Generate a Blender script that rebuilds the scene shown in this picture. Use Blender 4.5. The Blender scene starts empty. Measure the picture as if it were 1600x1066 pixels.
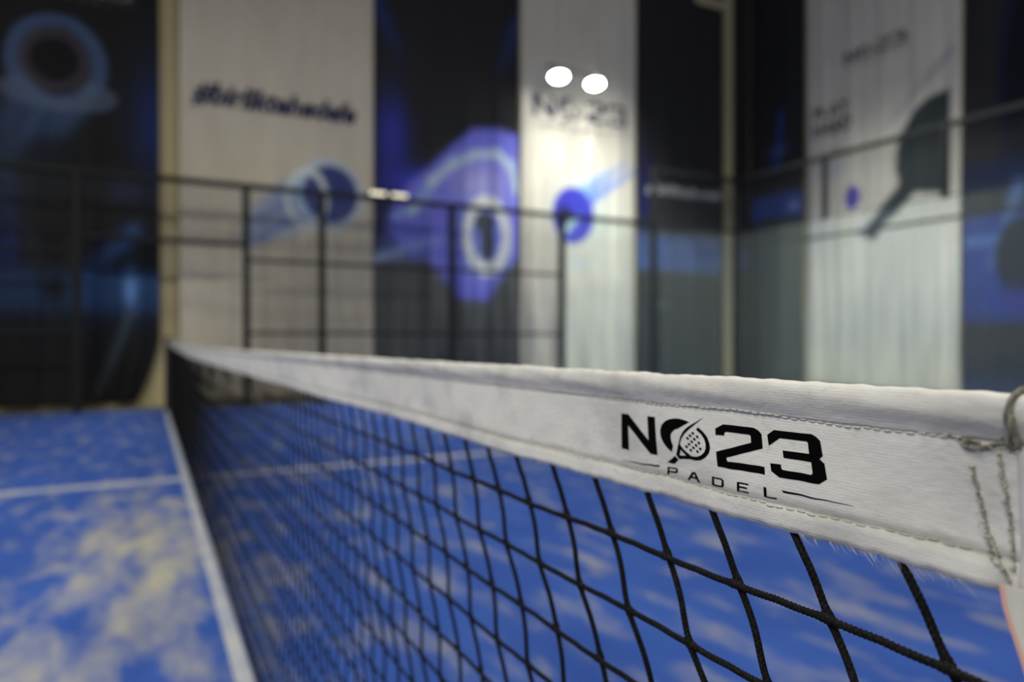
import bpy, bmesh, math, random
import numpy as np
from mathutils import Vector, Matrix
from mathutils.geometry import tessellate_polygon

# World frame: +Y runs along the net towards its far post, +X runs down the court away from the net, Z up (metres).
SC = bpy.context.scene
COL = SC.collection
random.seed(23)
rng = np.random.default_rng(23)

# ------------------------------------------------------------------ camera
cam_d = bpy.data.cameras.new('camera')
cam = bpy.data.objects.new('camera', cam_d)
COL.objects.link(cam)
cam.location = (0, 0, .936)
cam.rotation_euler = (math.radians(90 - .26), 0, -math.radians(27.556))
cam_d.sensor_width = 36
cam_d.lens = 24.75
cam_d.clip_start = .02
cam_d.dof.use_dof = True
cam_d.dof.focus_distance = .335
cam_d.dof.aperture_fstop = 4.5
SC.camera = cam

# ------------------------------------------------------------------ world, lights, exposure
w = bpy.data.worlds.new('hall_air'); SC.world = w; w.use_nodes = True
w.node_tree.nodes['Background'].inputs[0].default_value = (.93, .95, 1, 1)
w.node_tree.nodes['Background'].inputs[1].default_value = .035
SC.view_settings.view_transform = 'Standard'
SC.view_settings.look = 'None'
SC.view_settings.gamma = 1
SC.view_settings.use_curve_mapping = False
SC.view_settings.exposure = -.35
SC.cycles.use_denoising = True

def area(name, loc, size, power, color=(1, .96, .9), rot=(0, 0, 0), spread=180):
    d = bpy.data.lights.new(name, 'AREA'); d.shape = 'RECTANGLE'; d.size, d.size_y = size
    d.energy = power; d.color = color; d.spread = math.radians(spread)
    o = bpy.data.objects.new(name, d); COL.objects.link(o); o.location = loc; o.rotation_euler = rot
    return o
def spot(name, loc, power, cone, color=(1, .97, .88), blend=.15, tilt=(0, 0), r=.1):
    d = bpy.data.lights.new(name, 'SPOT'); d.energy = power; d.color = color
    d.spot_size = math.radians(cone); d.spot_blend = blend; d.shadow_soft_size = r
    o = bpy.data.objects.new(name, d); COL.objects.link(o); o.location = loc
    o.rotation_euler = (math.radians(tilt[0]), math.radians(tilt[1]), 0)
    return o
HALL_FILLS = [(-7, 1.0, 390), (-3.5, 1.0, 290), (-7, 6.0, 110), (-3.5, 6.0, 60), (3.2, 1.2, 80), (3.2, 5.5, 80), (-6, -4, 420), (3, -4, 120)]
for hx, hy, hp in HALL_FILLS:
    area('hall_fill_light', (hx, hy, 7.6), (1.5, .5), hp, (1, .975, .88), spread=165)  # unseen area lights, added to brighten the net band and walls
def point(name, loc, power, color=(1, .95, .82), r=.25):
    d = bpy.data.lights.new(name, 'POINT'); d.energy = power; d.color = color; d.shadow_soft_size = r
    o = bpy.data.objects.new(name, d); COL.objects.link(o); o.location = loc
for hx, hy, hp in [(2.5, 1.5, 300), (6.3, .5, 320)]:
    point('wall_fill_point', (hx, hy, 7.3), hp)  # unseen point lights, added to lift the upper walls
WALL_SPOTS = [(8.9, 7.6, 2900, 78), (8.9, 4.2, 2700, 78), (7.3, 8.9, 2700, 78), (1.8, 9.0, 700, 50)]
for hx, hy, hp, hc in WALL_SPOTS:
    spot('wall_fill_spot', (hx, hy, 7.7), hp, hc, (1, 1, .90), blend=.7, r=.6)  # unseen spots, added to brighten the lower banners and walls
LOGO = [   # (name, loops of (metres along the band from the left edge of the N, metres below the net top))
    ('printed_letter_n', [[(0.0,29.53),(7.46,29.37),(26.52,43.35),(26.04,28.95),(32.93,28.79),(34.1,51.19),(27.84,51.22),(7.0,36.31),(7.26,51.63),(0.0,51.61)]]),
    ('printed_crescent', [[(62.01,29.0),(58.48,28.27),(54.26,27.84),(50.5,27.93),(45.56,28.86),(41.65,30.6),(38.82,33.11),(37.68,36.03),(37.68,38.65),(38.53,41.17),(40.24,43.57),(42.78,45.66),(46.67,47.73),(48.21,43.98),(47.22,41.98),(46.67,39.84),(46.78,37.99),(47.77,36.24),(49.95,34.54),(53.46,33.26)]]),
    ('printed_racket_frame', [[(72.9,25.36),(68.7,27.66),(63.14,30.49),(59.52,32.63),(56.91,34.88),(54.79,37.81),(53.46,40.85),(52.38,43.52),(51.31,46.2),(50.22,49.07),(52.65,51.02),(56.38,50.12),(61.6,49.63),(66.69,49.6),(71.18,48.6),(74.61,46.73),(77.02,44.17),(77.88,41.32),(77.26,38.66),(75.58,35.77),(72.65,33.34),(68.7,31.15),(67.2,32.6),(71.18,34.89),(73.39,37.23),(74.51,39.68),(74.51,42.1),(73.39,44.31),(70.69,46.24),(67.7,47.36),(63.14,47.82),(58.48,45.61),(55.85,43.98),(53.99,42.05),(55.59,38.8),(57.96,36.02),(61.6,33.13),(66.69,29.61)],[(54.36,45.36),(53.19,48.77),(58.74,48.0)]]),
    ('printed_racket_handle', [[(49.14,49.77),(52.01,51.47),(48.32,54.57),(42.22,54.52)]]),
    ('printed_dot', [[(65.62,35.51),(65.15,35.67),(64.59,35.63),(64.07,35.39),(63.74,35.02),(63.68,34.62),(63.92,34.3),(64.38,34.13),(64.95,34.18),(65.47,34.42),(65.8,34.79),(65.85,35.19)]]),
    ('printed_dot', [[(63.48,37.09),(63.01,37.26),(62.44,37.22),(61.92,36.98),(61.58,36.61),(61.53,36.21),(61.77,35.88),(62.24,35.72),(62.81,35.76),(63.33,36.0),(63.66,36.37),(63.72,36.77)]]),
    ('printed_dot', [[(61.43,38.75),(60.95,38.92),(60.38,38.88),(59.85,38.64),(59.51,38.27),(59.45,37.87),(59.69,37.54),(60.17,37.37),(60.75,37.41),(61.28,37.65),(61.61,38.02),(61.67,38.42)]]),
    ('printed_dot', [[(68.93,36.99),(68.48,37.15),(67.92,37.11),(67.41,36.87),(67.08,36.51),(67.03,36.11),(67.26,35.79),(67.72,35.63),(68.28,35.67),(68.79,35.91),(69.11,36.27),(69.17,36.67)]]),
    ('printed_dot', [[(66.78,38.64),(66.32,38.81),(65.75,38.77),(65.24,38.53),(64.91,38.17),(64.85,37.77),(65.09,37.44),(65.55,37.28),(66.12,37.32),(66.63,37.56),(66.96,37.92),(67.01,38.32)]]),
    ('printed_dot', [[(64.6,40.28),(64.14,40.44),(63.57,40.41),(63.05,40.17),(62.71,39.81),(62.66,39.41),(62.9,39.08),(63.36,38.91),(63.93,38.95),(64.45,39.19),(64.79,39.55),(64.84,39.95)]]),
    ('printed_dot', [[(62.46,41.92),(61.99,42.09),(61.41,42.06),(60.88,41.82),(60.55,41.46),(60.49,41.05),(60.73,40.72),(61.21,40.55),(61.78,40.59),(62.31,40.83),(62.64,41.19),(62.7,41.59)]]),
    ('printed_dot', [[(60.39,43.5),(59.92,43.67),(59.34,43.64),(58.81,43.41),(58.46,43.04),(58.41,42.63),(58.65,42.3),(59.13,42.13),(59.71,42.17),(60.24,42.4),(60.58,42.76),(60.63,43.17)]]),
    ('printed_dot', [[(70.18,40.22),(69.72,40.38),(69.17,40.35),(68.66,40.12),(68.33,39.75),(68.28,39.36),(68.51,39.03),(68.97,38.87),(69.52,38.91),(70.03,39.14),(70.35,39.5),(70.41,39.9)]]),
    ('printed_dot', [[(68.03,41.78),(67.58,41.95),(67.02,41.91),(66.5,41.68),(66.17,41.32),(66.12,40.92),(66.35,40.59),(66.81,40.43),(67.38,40.47),(67.89,40.7),(68.21,41.06),(68.27,41.45)]]),
    ('printed_dot', [[(65.87,43.39),(65.41,43.56),(64.84,43.53),(64.32,43.3),(63.99,42.93),(63.94,42.53),(64.17,42.21),(64.64,42.04),(65.21,42.07),(65.72,42.3),(66.05,42.66),(66.11,43.06)]]),
    ('printed_dot', [[(63.74,45.08),(63.27,45.25),(62.7,45.22),(62.17,44.99),(61.84,44.63),(61.78,44.23),(62.02,43.9),(62.49,43.73),(63.07,43.76),(63.59,43.99),(63.92,44.35),(63.97,44.75)]]),
    ('printed_dot', [[(71.26,43.28),(70.81,43.45),(70.26,43.41),(69.75,43.19),(69.43,42.83),(69.38,42.43),(69.61,42.11),(70.06,41.94),(70.62,41.98),(71.12,42.2),(71.44,42.56),(71.49,42.95)]]),
    ('printed_dot', [[(69.03,44.97),(68.58,45.14),(68.02,45.11),(67.51,44.88),(67.18,44.52),(67.13,44.12),(67.36,43.8),(67.82,43.63),(68.38,43.66),(68.89,43.89),(69.21,44.25),(69.27,44.64)]]),
    ('printed_line', [[(-0.47,58.72),(35.26,57.16),(35.26,58.22),(16.08,58.61)]]),
    ('printed_digit_two', [[(81.3,30.62),(86.81,27.83),(107.24,27.47),(110.32,28.45),(112.25,30.01),(113.1,37.08),(89.66,44.57),(89.83,45.79),(90.78,46.61),(92.18,46.28),(114.6,45.86),(115.1,49.49),(83.35,50.18),(82.3,42.56),(105.78,35.12),(105.47,31.96),(104.63,31.26),(88.81,31.5),(87.78,32.32),(87.78,33.57),(81.59,33.85)]]),
    ('printed_digit_three', [[(115.85,30.11),(120.01,27.3),(141.3,26.88),(143.88,27.75),(146.0,29.3),(147.26,35.93),(145.58,37.6),(148.09,39.38),(149.46,46.28),(145.36,49.02),(123.62,49.44),(118.9,47.02),(118.06,43.4),(124.47,43.21),(124.8,45.14),(125.98,45.64),(141.3,45.41),(142.08,44.56),(141.3,39.6),(125.98,39.84),(125.27,36.41),(140.22,36.0),(139.48,30.99),(138.69,30.46),(123.38,30.79),(116.84,35.2)]]),
    ('printed_letter_p', [[(42.22,57.04),(49.68,56.71),(51.04,57.27),(50.83,59.12),(49.68,59.81),(43.48,60.08),(43.34,61.62),(41.72,61.65)],[(43.83,57.8),(49.0,57.59),(49.34,57.86),(49.14,58.8),(43.62,59.13)]]),
    ('printed_letter_a', [[(59.0,61.38),(63.2,56.47),(66.06,56.28),(69.2,61.1),(67.32,61.16),(66.44,59.9),(61.98,60.03),(60.82,61.29)],[(63.01,59.07),(64.54,57.23),(65.68,58.98)]]),
    ('printed_letter_d', [[(78.81,56.2),(85.66,56.04),(87.38,56.79),(87.21,59.96),(86.24,60.67),(78.34,60.97)],[(80.24,56.94),(85.38,56.84),(85.84,57.27),(85.49,59.97),(80.12,60.15)]]),
    ('printed_letter_e', [[(96.87,55.88),(104.74,55.66),(104.63,56.47),(98.45,56.63),(98.39,57.86),(103.84,57.74),(103.58,58.55),(98.39,58.67),(98.39,60.13),(104.74,59.86),(104.63,60.52),(96.71,60.6)]]),
    ('printed_letter_l', [[(114.36,55.54),(115.95,55.46),(115.95,59.73),(121.8,59.58),(121.8,60.23),(114.26,60.29)]]),
    ('printed_line', [[(124.8,55.4),(163.42,55.61),(160.54,55.82),(125.98,56.39)]]),
]
ART = {
    'b1': [
        ('band',1.262,1.82,(0.0321,0.0806,0.2131),0.9,0.12),
        ('blob',-0.762,1.217,2.19,0.213,(0.0153,0.025,0.0532),0.6,0.3,0),
        ('streak',-1.292,4.232,-1.664,3.195,0.182,0.248,(0.0498,0.085,0.1906),0.9,0.3),
        ('streak',-0.906,3.959,-1.361,2.983,0.169,0.203,(0.0465,0.0806,0.1906),0.9,0.2),
        ('streak',-1.118,4.052,-1.53,3.006,0.1,0.117,(0.0532,0.1069,0.221),0.8,0.2),
        ('streak',-0.689,4.034,-0.977,3.57,0.102,0.102,(0.0532,0.1069,0.221),0.7,0.1),
        ('ring',-0.999,4.508,0.469,0.521,(0.0567,0.0896,0.1834),1.0,0.16,0.13),
        ('ring',-0.977,4.117,0.426,0.151,(0.1043,0.1437,0.2131),0.6,0.3,0.4),
        ('disc',-0.999,4.533,0.383,0.437,(0.0082,0.0082,0.0107),1.0,0.12,0),
        ('ring',-1.027,4.545,0.341,0.353,(0.0567,0.0498,0.0641),0.8,0.14,0.12),
        ('blob',0.15,3.851,0.3,0.844,(0.0153,0.0321,0.1346),0.95,0.3,0),
        ('disc',-1.048,3.099,0.42,0.461,(0.0107,0.0137,0.0188),0.8,0.3,0),
        ('blob',-0.24,2.925,0.231,0.218,(0.0228,0.0375,0.1069),0.6,0.3,0),
        ('blob',-1.564,2.635,0.201,0.327,(0.0228,0.0449,0.1499),0.7,0.3,0),
        ('streak',-0.14,2.365,-0.578,1.906,0.123,0.14,(0.0567,0.1259,0.3588),0.9,0.2),
        ('blob',-1.564,2.104,0.214,0.286,(0.025,0.0498,0.2626),0.9,0.3,0),
        ('streak',-1.327,2.325,-1.097,1.463,0.099,0.066,(0.0321,0.0404,0.0498),0.8,0.5),
        ('streak',-0.762,2.365,-0.977,1.466,0.102,0.068,(0.0321,0.0375,0.0449),0.8,0.5),
        ('blob',-1.048,1.59,0.154,0.252,(0.0082,0.0082,0.0082),0.9,0.3,0),
        ('blob',-0.171,1.575,0.092,0.263,(0.1834,0.3856,0.842),0.95,0.3,0),
        ('streak',-0.186,1.268,-0.467,0.228,0.07,0.07,(0.0721,0.1069,0.1346),0.8,0.2),
    ],
    'b2': [
        ('poly',[(2.291,3.54),(2.436,2.689),(1.728,2.397),(1.322,2.278),(1.208,2.392),(1.456,2.899),(1.82,3.266)],(0.244,0.3461,0.6057),0.75,0.1),
        ('streak',2.388,2.882,1.384,2.347,0.138,0.098,(0.0656,0.1445,0.4286),0.9,0.3),
        ('streak',2.272,3.166,1.411,2.66,0.098,0.078,(0.0739,0.1531,0.4286),0.8,0.2),
        ('streak',2.339,3.32,1.682,2.966,0.078,0.049,(0.2556,0.4286,0.7625),0.7,0.2),
        ('streak',2.339,2.731,1.636,2.42,0.059,0.049,(0.85,0.85,0.85),0.6,0.2),
        ('ring',2.505,3.119,0.47,0.494,(0.4696,0.6556,0.85),0.6,0.1,0.08),
        ('disc',2.534,3.132,0.412,0.435,(0.053,0.0739,0.244),1.0,0.08,0),
        ('ring',2.176,3.04,0.285,0.409,(0.7625,0.85,0.85),0.75,0.1,0.1),
        ('blob',2.683,3.205,0.198,0.279,(0.0361,0.0485,0.2005),0.8,0.3,0),
    ],
    'b3': [
        ('band',-1.551,2.362,(0.108,0.1173,0.1141),1.0,0.25),
        ('blob',3.506,4.108,0.3,0.721,(0.0386,0.0493,0.372),0.9,0.3,0),
        ('blob',3.83,3.42,0.545,0.292,(0.0637,0.0753,0.6271),0.85,0.3,0),
        ('blob',3.4,2.864,0.315,0.41,(0.028,0.0323,0.1704),0.7,0.3,0),
        ('streak',3.222,6.26,3.667,5.425,0.102,0.183,(0.0216,0.0455,0.1907),0.9,0.1),
        ('streak',5.777,6.428,5.401,5.408,0.135,0.135,(0.0294,0.0493,0.1907),0.9,0.1),
        ('poly',[(5.841,4.467),(5.339,4.512),(4.915,4.454),(4.563,4.138),(4.163,3.749),(3.83,3.472),(3.528,3.08),(3.4,2.659),(3.83,2.272),(4.141,2.183),(4.679,1.584),(5.217,1.575),(5.463,2.082),(5.841,2.38)],(0.2036,0.2124,0.85),0.95,0.08),
        ('blob',3.83,2.428,0.545,0.23,(0.1514,0.2124,0.85),0.7,0.3,0),
        ('streak',3.191,2.187,4.505,2.608,0.092,0.122,(0.372,0.5083,0.85),1.0,0.1),
        ('streak',3.56,2.877,4.276,3.231,0.062,0.083,(0.313,0.5083,0.85),0.9,0.2),
        ('blob',5.035,3.54,0.576,0.46,(0.5083,0.5083,0.85),0.7,0.3,0),
        ('streak',3.83,2.981,4.186,3.508,0.083,0.083,(0.5859,0.742,0.85),0.9,0.9),
        ('streak',4.186,3.508,4.563,3.837,0.085,0.085,(0.5859,0.742,0.85),0.9,0.9),
        ('streak',4.563,3.837,4.975,4.037,0.086,0.086,(0.5859,0.742,0.85),0.9,0.9),
        ('streak',4.975,4.037,5.339,4.091,0.087,0.087,(0.5859,0.742,0.85),0.9,0.9),
        ('streak',5.339,4.091,5.626,3.913,0.089,0.089,(0.5859,0.742,0.85),0.9,0.9),
        ('streak',5.626,3.913,5.752,3.5,0.09,0.09,(0.5859,0.742,0.85),0.9,0.9),
        ('streak',4.074,3.339,3.667,2.989,0.084,0.063,(0.1704,0.2599,0.85),0.8,0.1),
        ('disc',5.12,2.616,0.557,0.79,(0.2354,0.313,0.85),0.6,0.2,0),
        ('ring',5.168,2.674,0.366,0.572,(0.8086,0.85,0.85),0.95,0.14,0.16),
        ('disc',5.132,2.891,0.182,0.187,(0.0705,0.0803,0.1021),1.0,0.1,0),
        ('disc',5.18,2.532,0.133,0.297,(0.0705,0.0803,0.1021),1.0,0.12,0),
    ],
    'b4': [
        ('blob',7.113,3.276,0.733,0.614,(0.6841,0.85,0.85),0.75,0.3,0),
        ('streak',7.113,3.571,8.086,4.237,0.118,0.059,(0.1114,0.2835,0.85),0.95,0.4),
        ('streak',7.212,3.426,8.282,4.112,0.107,0.059,(0.0822,0.2317,0.85),0.95,0.5),
        ('streak',7.043,3.671,7.686,4.143,0.071,0.047,(0.3415,0.596,0.85),0.8,0.2),
        ('disc',6.905,3.165,0.428,0.516,(0.0537,0.058,0.5545),1.0,0.1,0),
        ('disc',6.74,3.105,0.19,0.233,(0.0236,0.0291,0.0822),0.9,0.2,0),
        ('streak',6.767,2.897,7.043,3.152,0.082,0.058,(0.5545,0.8298,0.85),0.9,0.4),
        ('blob',7.043,2.268,0.25,0.071,(0.5545,0.6841,0.85),0.6,0.3,0),
    ],
    'b5': [
        ('band',2.255,2.934,(0.024,0.0726,0.2498),0.95,0.12),
        ('blob',8.512,3.64,0.248,0.93,(0.0138,0.0168,0.109),0.9,0.3,0),
        ('blob',8.984,3.179,0.48,0.126,(0.0304,0.0364,0.043),0.5,0.3,0),
        ('band',-1.267,2.191,(0.0111,0.0152,0.0145),1.0,0.1),
        ('blob',8.904,1.577,0.223,0.088,(0.0617,0.0804,0.0764),0.7,0.3,0),
    ],
    'b6': [
        ('band',2.398,2.872,(0.0519,0.0849,0.1807),0.7,0.1),
    ],
    'b7': [
        ('streak',10.094,5.45,10.223,4.44,0.065,0.13,(0.0216,0.0637,0.313),0.9,0.7),
        ('blob',10.158,4.713,0.227,0.13,(0.0753,0.108,0.313),0.8,0.3,0),
        ('band',3.324,3.846,(0.0323,0.0908,0.4038),0.9,0.1),
        ('blob',9.794,3.558,0.155,0.115,(0.313,0.4371,0.85),0.9,0.3,0),
        ('poly',[(10.557,3.418),(9.534,3.315),(9.534,-0.091),(10.557,-0.025)],(0.0532,0.0705,0.0659),0.95,0.08),
    ],
    'b8': [
        ('streak',6.712,5.526,7.886,4.551,0.072,0.092,(0.3567,0.3408,0.3731),0.9,0.3),
        ('poly',[(6.732,4.938),(7.095,4.873),(7.367,4.685),(7.57,4.414),(7.65,4.105),(7.673,3.834),(7.592,3.543),(7.422,3.381),(6.834,3.274),(6.732,3.327)],(0.0344,0.0457,0.0507),1.0,0.05),
        ('poly',[(7.57,3.594),(7.257,3.415),(7.826,2.92),(8.043,2.634),(8.369,2.812),(8.092,3.015)],(0.0344,0.0457,0.0507),1.0,0.05),
        ('disc',8.473,3.479,0.143,0.222,(0.0985,0.0772,0.4248),1.0,0.15,0),
        ('blob',8.819,4.042,0.384,0.107,(0.5198,0.5715,0.7441),0.7,0.3,0),
        ('blob',8.915,4.398,0.445,0.072,(0.2674,0.2674,0.2409),0.6,0.3,0),
    ],
    'b9': [
        ('ring',5.381,4.679,0.607,2.018,(0.0081,0.0164,0.0501),0.8,0.08,0.06),
        ('disc',5.381,4.679,0.567,1.835,(0.0044,0.0065,0.0157),0.9,0.1,0),
        ('band',3.17,3.611,(0.01,0.0247,0.0796),0.8,0.1),
        ('band',1.21,2.827,(0.0157,0.0405,0.2197),0.95,0.15),
        ('band',2.337,2.504,(0.0639,0.1395,0.361),0.7,0.04),
        ('streak',5.713,3.183,6.109,2.039,0.113,0.076,(0.0796,0.1395,0.3218),0.9,0.5),
        ('disc',5.713,2.144,0.357,0.566,(0.0065,0.009,0.01),0.95,0.2,0),
        ('blob',5.799,1.488,0.348,0.238,(0.0282,0.0301,0.2352),0.8,0.3,0),
        ('band',-0.749,0.622,(0.009,0.0157,0.0341),0.9,0.15),
    ],
}

# ------------------------------------------------------------------ helpers
def tag(o, label=None, cat=None, group=None, kind=None):
    if label: o['label'] = label
    if cat: o['category'] = cat
    if group: o['group'] = group
    if kind: o['kind'] = kind
    return o
def empty(name, loc, label=None, cat=None, group=None):
    o = bpy.data.objects.new(name, None); COL.objects.link(o); o.location = loc; o.empty_display_size = .1
    return tag(o, label, cat, group)
def link(name, me, mat=None, parent=None, smooth=False):
    o = bpy.data.objects.new(name, me); COL.objects.link(o)
    if mat and not me.materials: me.materials.append(mat)
    if smooth:
        me.polygons.foreach_set('use_smooth', [True] * len(me.polygons))
    if parent:
        o.parent = parent
        o.location = -parent.location if parent.parent is None else (0, 0, 0)   # meshes are written in world coordinates
    return o
def pymesh(name, v, f):
    me = bpy.data.meshes.new(name); me.from_pydata([tuple(map(float, p)) for p in v], [], f); me.update(); return me
class MB:
    def __init__(s): s.v, s.f = [], []
    def add(s, v, f):
        n = len(s.v); s.v += list(v); s.f += [tuple(i + n for i in q) for q in f]; return s
    def box(s, a, b):
        (x0, y0, z0), (x1, y1, z1) = a, b
        return s.add([(x0,y0,z0),(x1,y0,z0),(x1,y1,z0),(x0,y1,z0),(x0,y0,z1),(x1,y0,z1),(x1,y1,z1),(x0,y1,z1)],
                     [(0,3,2,1),(4,5,6,7),(0,1,5,4),(1,2,6,5),(2,3,7,6),(3,0,4,7)])
    def bevbox(s, a, b, r=.004):
        bm = bmesh.new(); bmesh.ops.create_cube(bm, size=1)
        c = [(a[i] + b[i]) / 2 for i in range(3)]; d = [b[i] - a[i] for i in range(3)]
        for v in bm.verts: v.co = Vector((c[0] + v.co.x * d[0], c[1] + v.co.y * d[1], c[2] + v.co.z * d[2]))
        bmesh.ops.bevel(bm, geom=bm.edges[:], offset=r, segments=2, affect='EDGES', profile=.5)
        bm.verts.index_update()
        s.add([tuple(v.co) for v in bm.verts], [tuple(v.index for v in f.verts) for f in bm.faces]); bm.free(); return s
    def tube(s, pts, r, n=8, cap=True):
        v, f = tube_arrays(np.array(pts, float), np.full(len(pts), r) if np.isscalar(r) else np.array(r, float), n, cap)
        return s.add(v, f)
    def build(s, name, mat, parent=None, smooth=False):
        return link(name, pymesh(name, s.v, s.f), mat, parent, smooth)
def frames(P):
    T = np.gradient(P, axis=0); T /= np.linalg.norm(T, axis=1)[:, None] + 1e-12
    ref = np.array([1., 0, 0]) if abs(T[0][0]) < .8 else np.array([0, 0, 1.])
    N = []
    n = ref - T[0] * ref.dot(T[0])
    for t in T:
        n = n - t * n.dot(t); n /= np.linalg.norm(n); N.append(n)
    N = np.array(N); return T, N, np.cross(T, N)
def tube_arrays(P, r, n=8, cap=True, mod=None):
    T, N, B = frames(P); m = len(P)
    a = np.arange(n) * 2 * math.pi / n
    R = r[:, None] * (np.ones((m, n)) if mod is None else mod(a, m))
    V = P[:, None] + R[..., None] * (np.cos(a)[None, :, None] * N[:, None] + np.sin(a)[None, :, None] * B[:, None])
    V = V.reshape(-1, 3).tolist()
    F = [(i*n+j, i*n+(j+1) % n, (i+1)*n+(j+1) % n, (i+1)*n+j) for i in range(m-1) for j in range(n)]
    if cap: F += [tuple(range(n-1, -1, -1)), tuple((m-1)*n+j for j in range(n))]
    return V, F

# ------------------------------------------------------------------ materials
def mat(name, color=(.5, .5, .5), rough=.6, metal=0., spec=.5):
    m = bpy.data.materials.new(name); m.use_nodes = True
    b = m.node_tree.nodes['Principled BSDF']
    b.inputs['Base Color'].default_value = (*color, 1); b.inputs['Roughness'].default_value = rough
    b.inputs['Metallic'].default_value = metal; b.inputs['Specular IOR Level'].default_value = spec
    return m
def nd(m, t, **kw):
    n = m.node_tree.nodes.new(t)
    for k, v in kw.items():
        if k.startswith('i_'):
            key = k[2:]; key = int(key) if key.isdigit() else key
            n.inputs[key].default_value = v
        else: setattr(n, k, v)
    return n
def lk(m, a, b): m.node_tree.links.new(a, b)
def bsdf(m): return m.node_tree.nodes['Principled BSDF']
def coords(m, scale=(1, 1, 1)):
    tc = nd(m, 'ShaderNodeNewGeometry'); mp = nd(m, 'ShaderNodeMapping'); mp.inputs['Scale'].default_value = scale
    lk(m, tc.outputs['Position'], mp.inputs['Vector']); return mp.outputs['Vector']
def noise(m, vec, scale, detail=4, rough=.55, dist=0.):
    n = nd(m, 'ShaderNodeTexNoise'); n.inputs['Scale'].default_value = scale; n.inputs['Detail'].default_value = detail
    n.inputs['Roughness'].default_value = rough; n.inputs['Distortion'].default_value = dist
    lk(m, vec, n.inputs['Vector']); return n.outputs['Fac']
def ramp(m, fac, stops):
    r = nd(m, 'ShaderNodeValToRGB'); e = r.color_ramp.elements
    while len(e) < len(stops): e.new(.5)
    for k, (p, c) in enumerate(stops):
        e[k].position = p; e[k].color = (*c, 1) if len(c) == 3 else c
    lk(m, fac, r.inputs['Fac']); return r.outputs['Color']
def mix(m, fac, a, b, blend='MIX'):
    n = nd(m, 'ShaderNodeMix', data_type='RGBA', blend_type=blend)
    for s, v in ((n.inputs[0], fac), (n.inputs[6], a), (n.inputs[7], b)):
        if hasattr(v, 'is_output'): lk(m, v, s)
        else: s.default_value = v if not isinstance(v, tuple) or len(v) == 4 else (*v, 1)
    return n.outputs[2]
def math_n(m, op, a, b=None, clamp=False):
    n = nd(m, 'ShaderNodeMath', operation=op, use_clamp=clamp)
    for i, v in enumerate((a, b)):
        if v is None: continue
        if hasattr(v, 'is_output'): lk(m, v, n.inputs[i])
        else: n.inputs[i].default_value = v
    return n.outputs[0]
def bump(m, h, strength=.3, dist=.001):
    b = nd(m, 'ShaderNodeBump'); b.inputs['Strength'].default_value = strength; b.inputs['Distance'].default_value = dist
    lk(m, h, b.inputs['Height']); lk(m, b.outputs['Normal'], bsdf(m).inputs['Normal'])
def emit(name, color, strength):
    m = bpy.data.materials.new(name); m.use_nodes = True; b = bsdf(m)
    b.inputs['Base Color'].default_value = (*color, 1)
    b.inputs['Emission Color'].default_value = (*color, 1); b.inputs['Emission Strength'].default_value = strength
    return m

# turf: blue carpet with sand infill worked out into pale patches
M_TURF = mat('blue_turf', rough=.9, spec=.15)
v = coords(M_TURF)
blue = ramp(M_TURF, noise(M_TURF, v, 2.2, 3), [(.3, (.030, .082, .36)), (.7, (.044, .110, .44))])
sand_n = noise(M_TURF, coords(M_TURF, (1.7, .62, 1)), 4.2, 4, .55, .3)
fine = noise(M_TURF, v, 120, 2)
sx = nd(M_TURF, 'ShaderNodeSeparateXYZ'); lk(M_TURF, v, sx.inputs[0])
def gauss2(cx, cy, rx, ry):
    a = math_n(M_TURF, 'MULTIPLY', math_n(M_TURF, 'SUBTRACT', sx.outputs[0], cx), 1 / rx)
    b = math_n(M_TURF, 'MULTIPLY', math_n(M_TURF, 'SUBTRACT', sx.outputs[1], cy), 1 / ry)
    q = math_n(M_TURF, 'ADD', math_n(M_TURF, 'MULTIPLY', a, a), math_n(M_TURF, 'MULTIPLY', b, b))
    return math_n(M_TURF, 'EXPONENT', math_n(M_TURF, 'MULTIPLY', q, -1.))
worn = math_n(M_TURF, 'MAXIMUM', gauss2(.02, 3.5, .34, 1.25), math_n(M_TURF, 'MULTIPLY', gauss2(-.25, 2.0, .35, .7), .8))
sfac = math_n(M_TURF, 'ADD', math_n(M_TURF, 'MULTIPLY', worn, .30), sand_n)
sfac = math_n(M_TURF, 'ADD', sfac, math_n(M_TURF, 'MULTIPLY', math_n(M_TURF, 'SUBTRACT', fine, .5), .16))
sfac = ramp(M_TURF, sfac, [(.51, (0, 0, 0)), (.95, (1, 1, 1))])
sandc = mix(M_TURF, sfac, blue, (.45, .43, .34))
lk(M_TURF, sandc, bsdf(M_TURF).inputs['Base Color'])
bump(M_TURF, noise(M_TURF, v, 260, 2), .6, .004)

M_LINE = mat('white_line_turf', rough=.9, spec=.15)
v = coords(M_LINE)
lk(M_LINE, ramp(M_LINE, noise(M_LINE, v, 5, 4), [(.35, (.34, .38, .50)), (.65, (.50, .51, .53))]), bsdf(M_LINE).inputs['Base Color'])
bump(M_LINE, noise(M_LINE, v, 260, 2), .6, .004)

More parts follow.
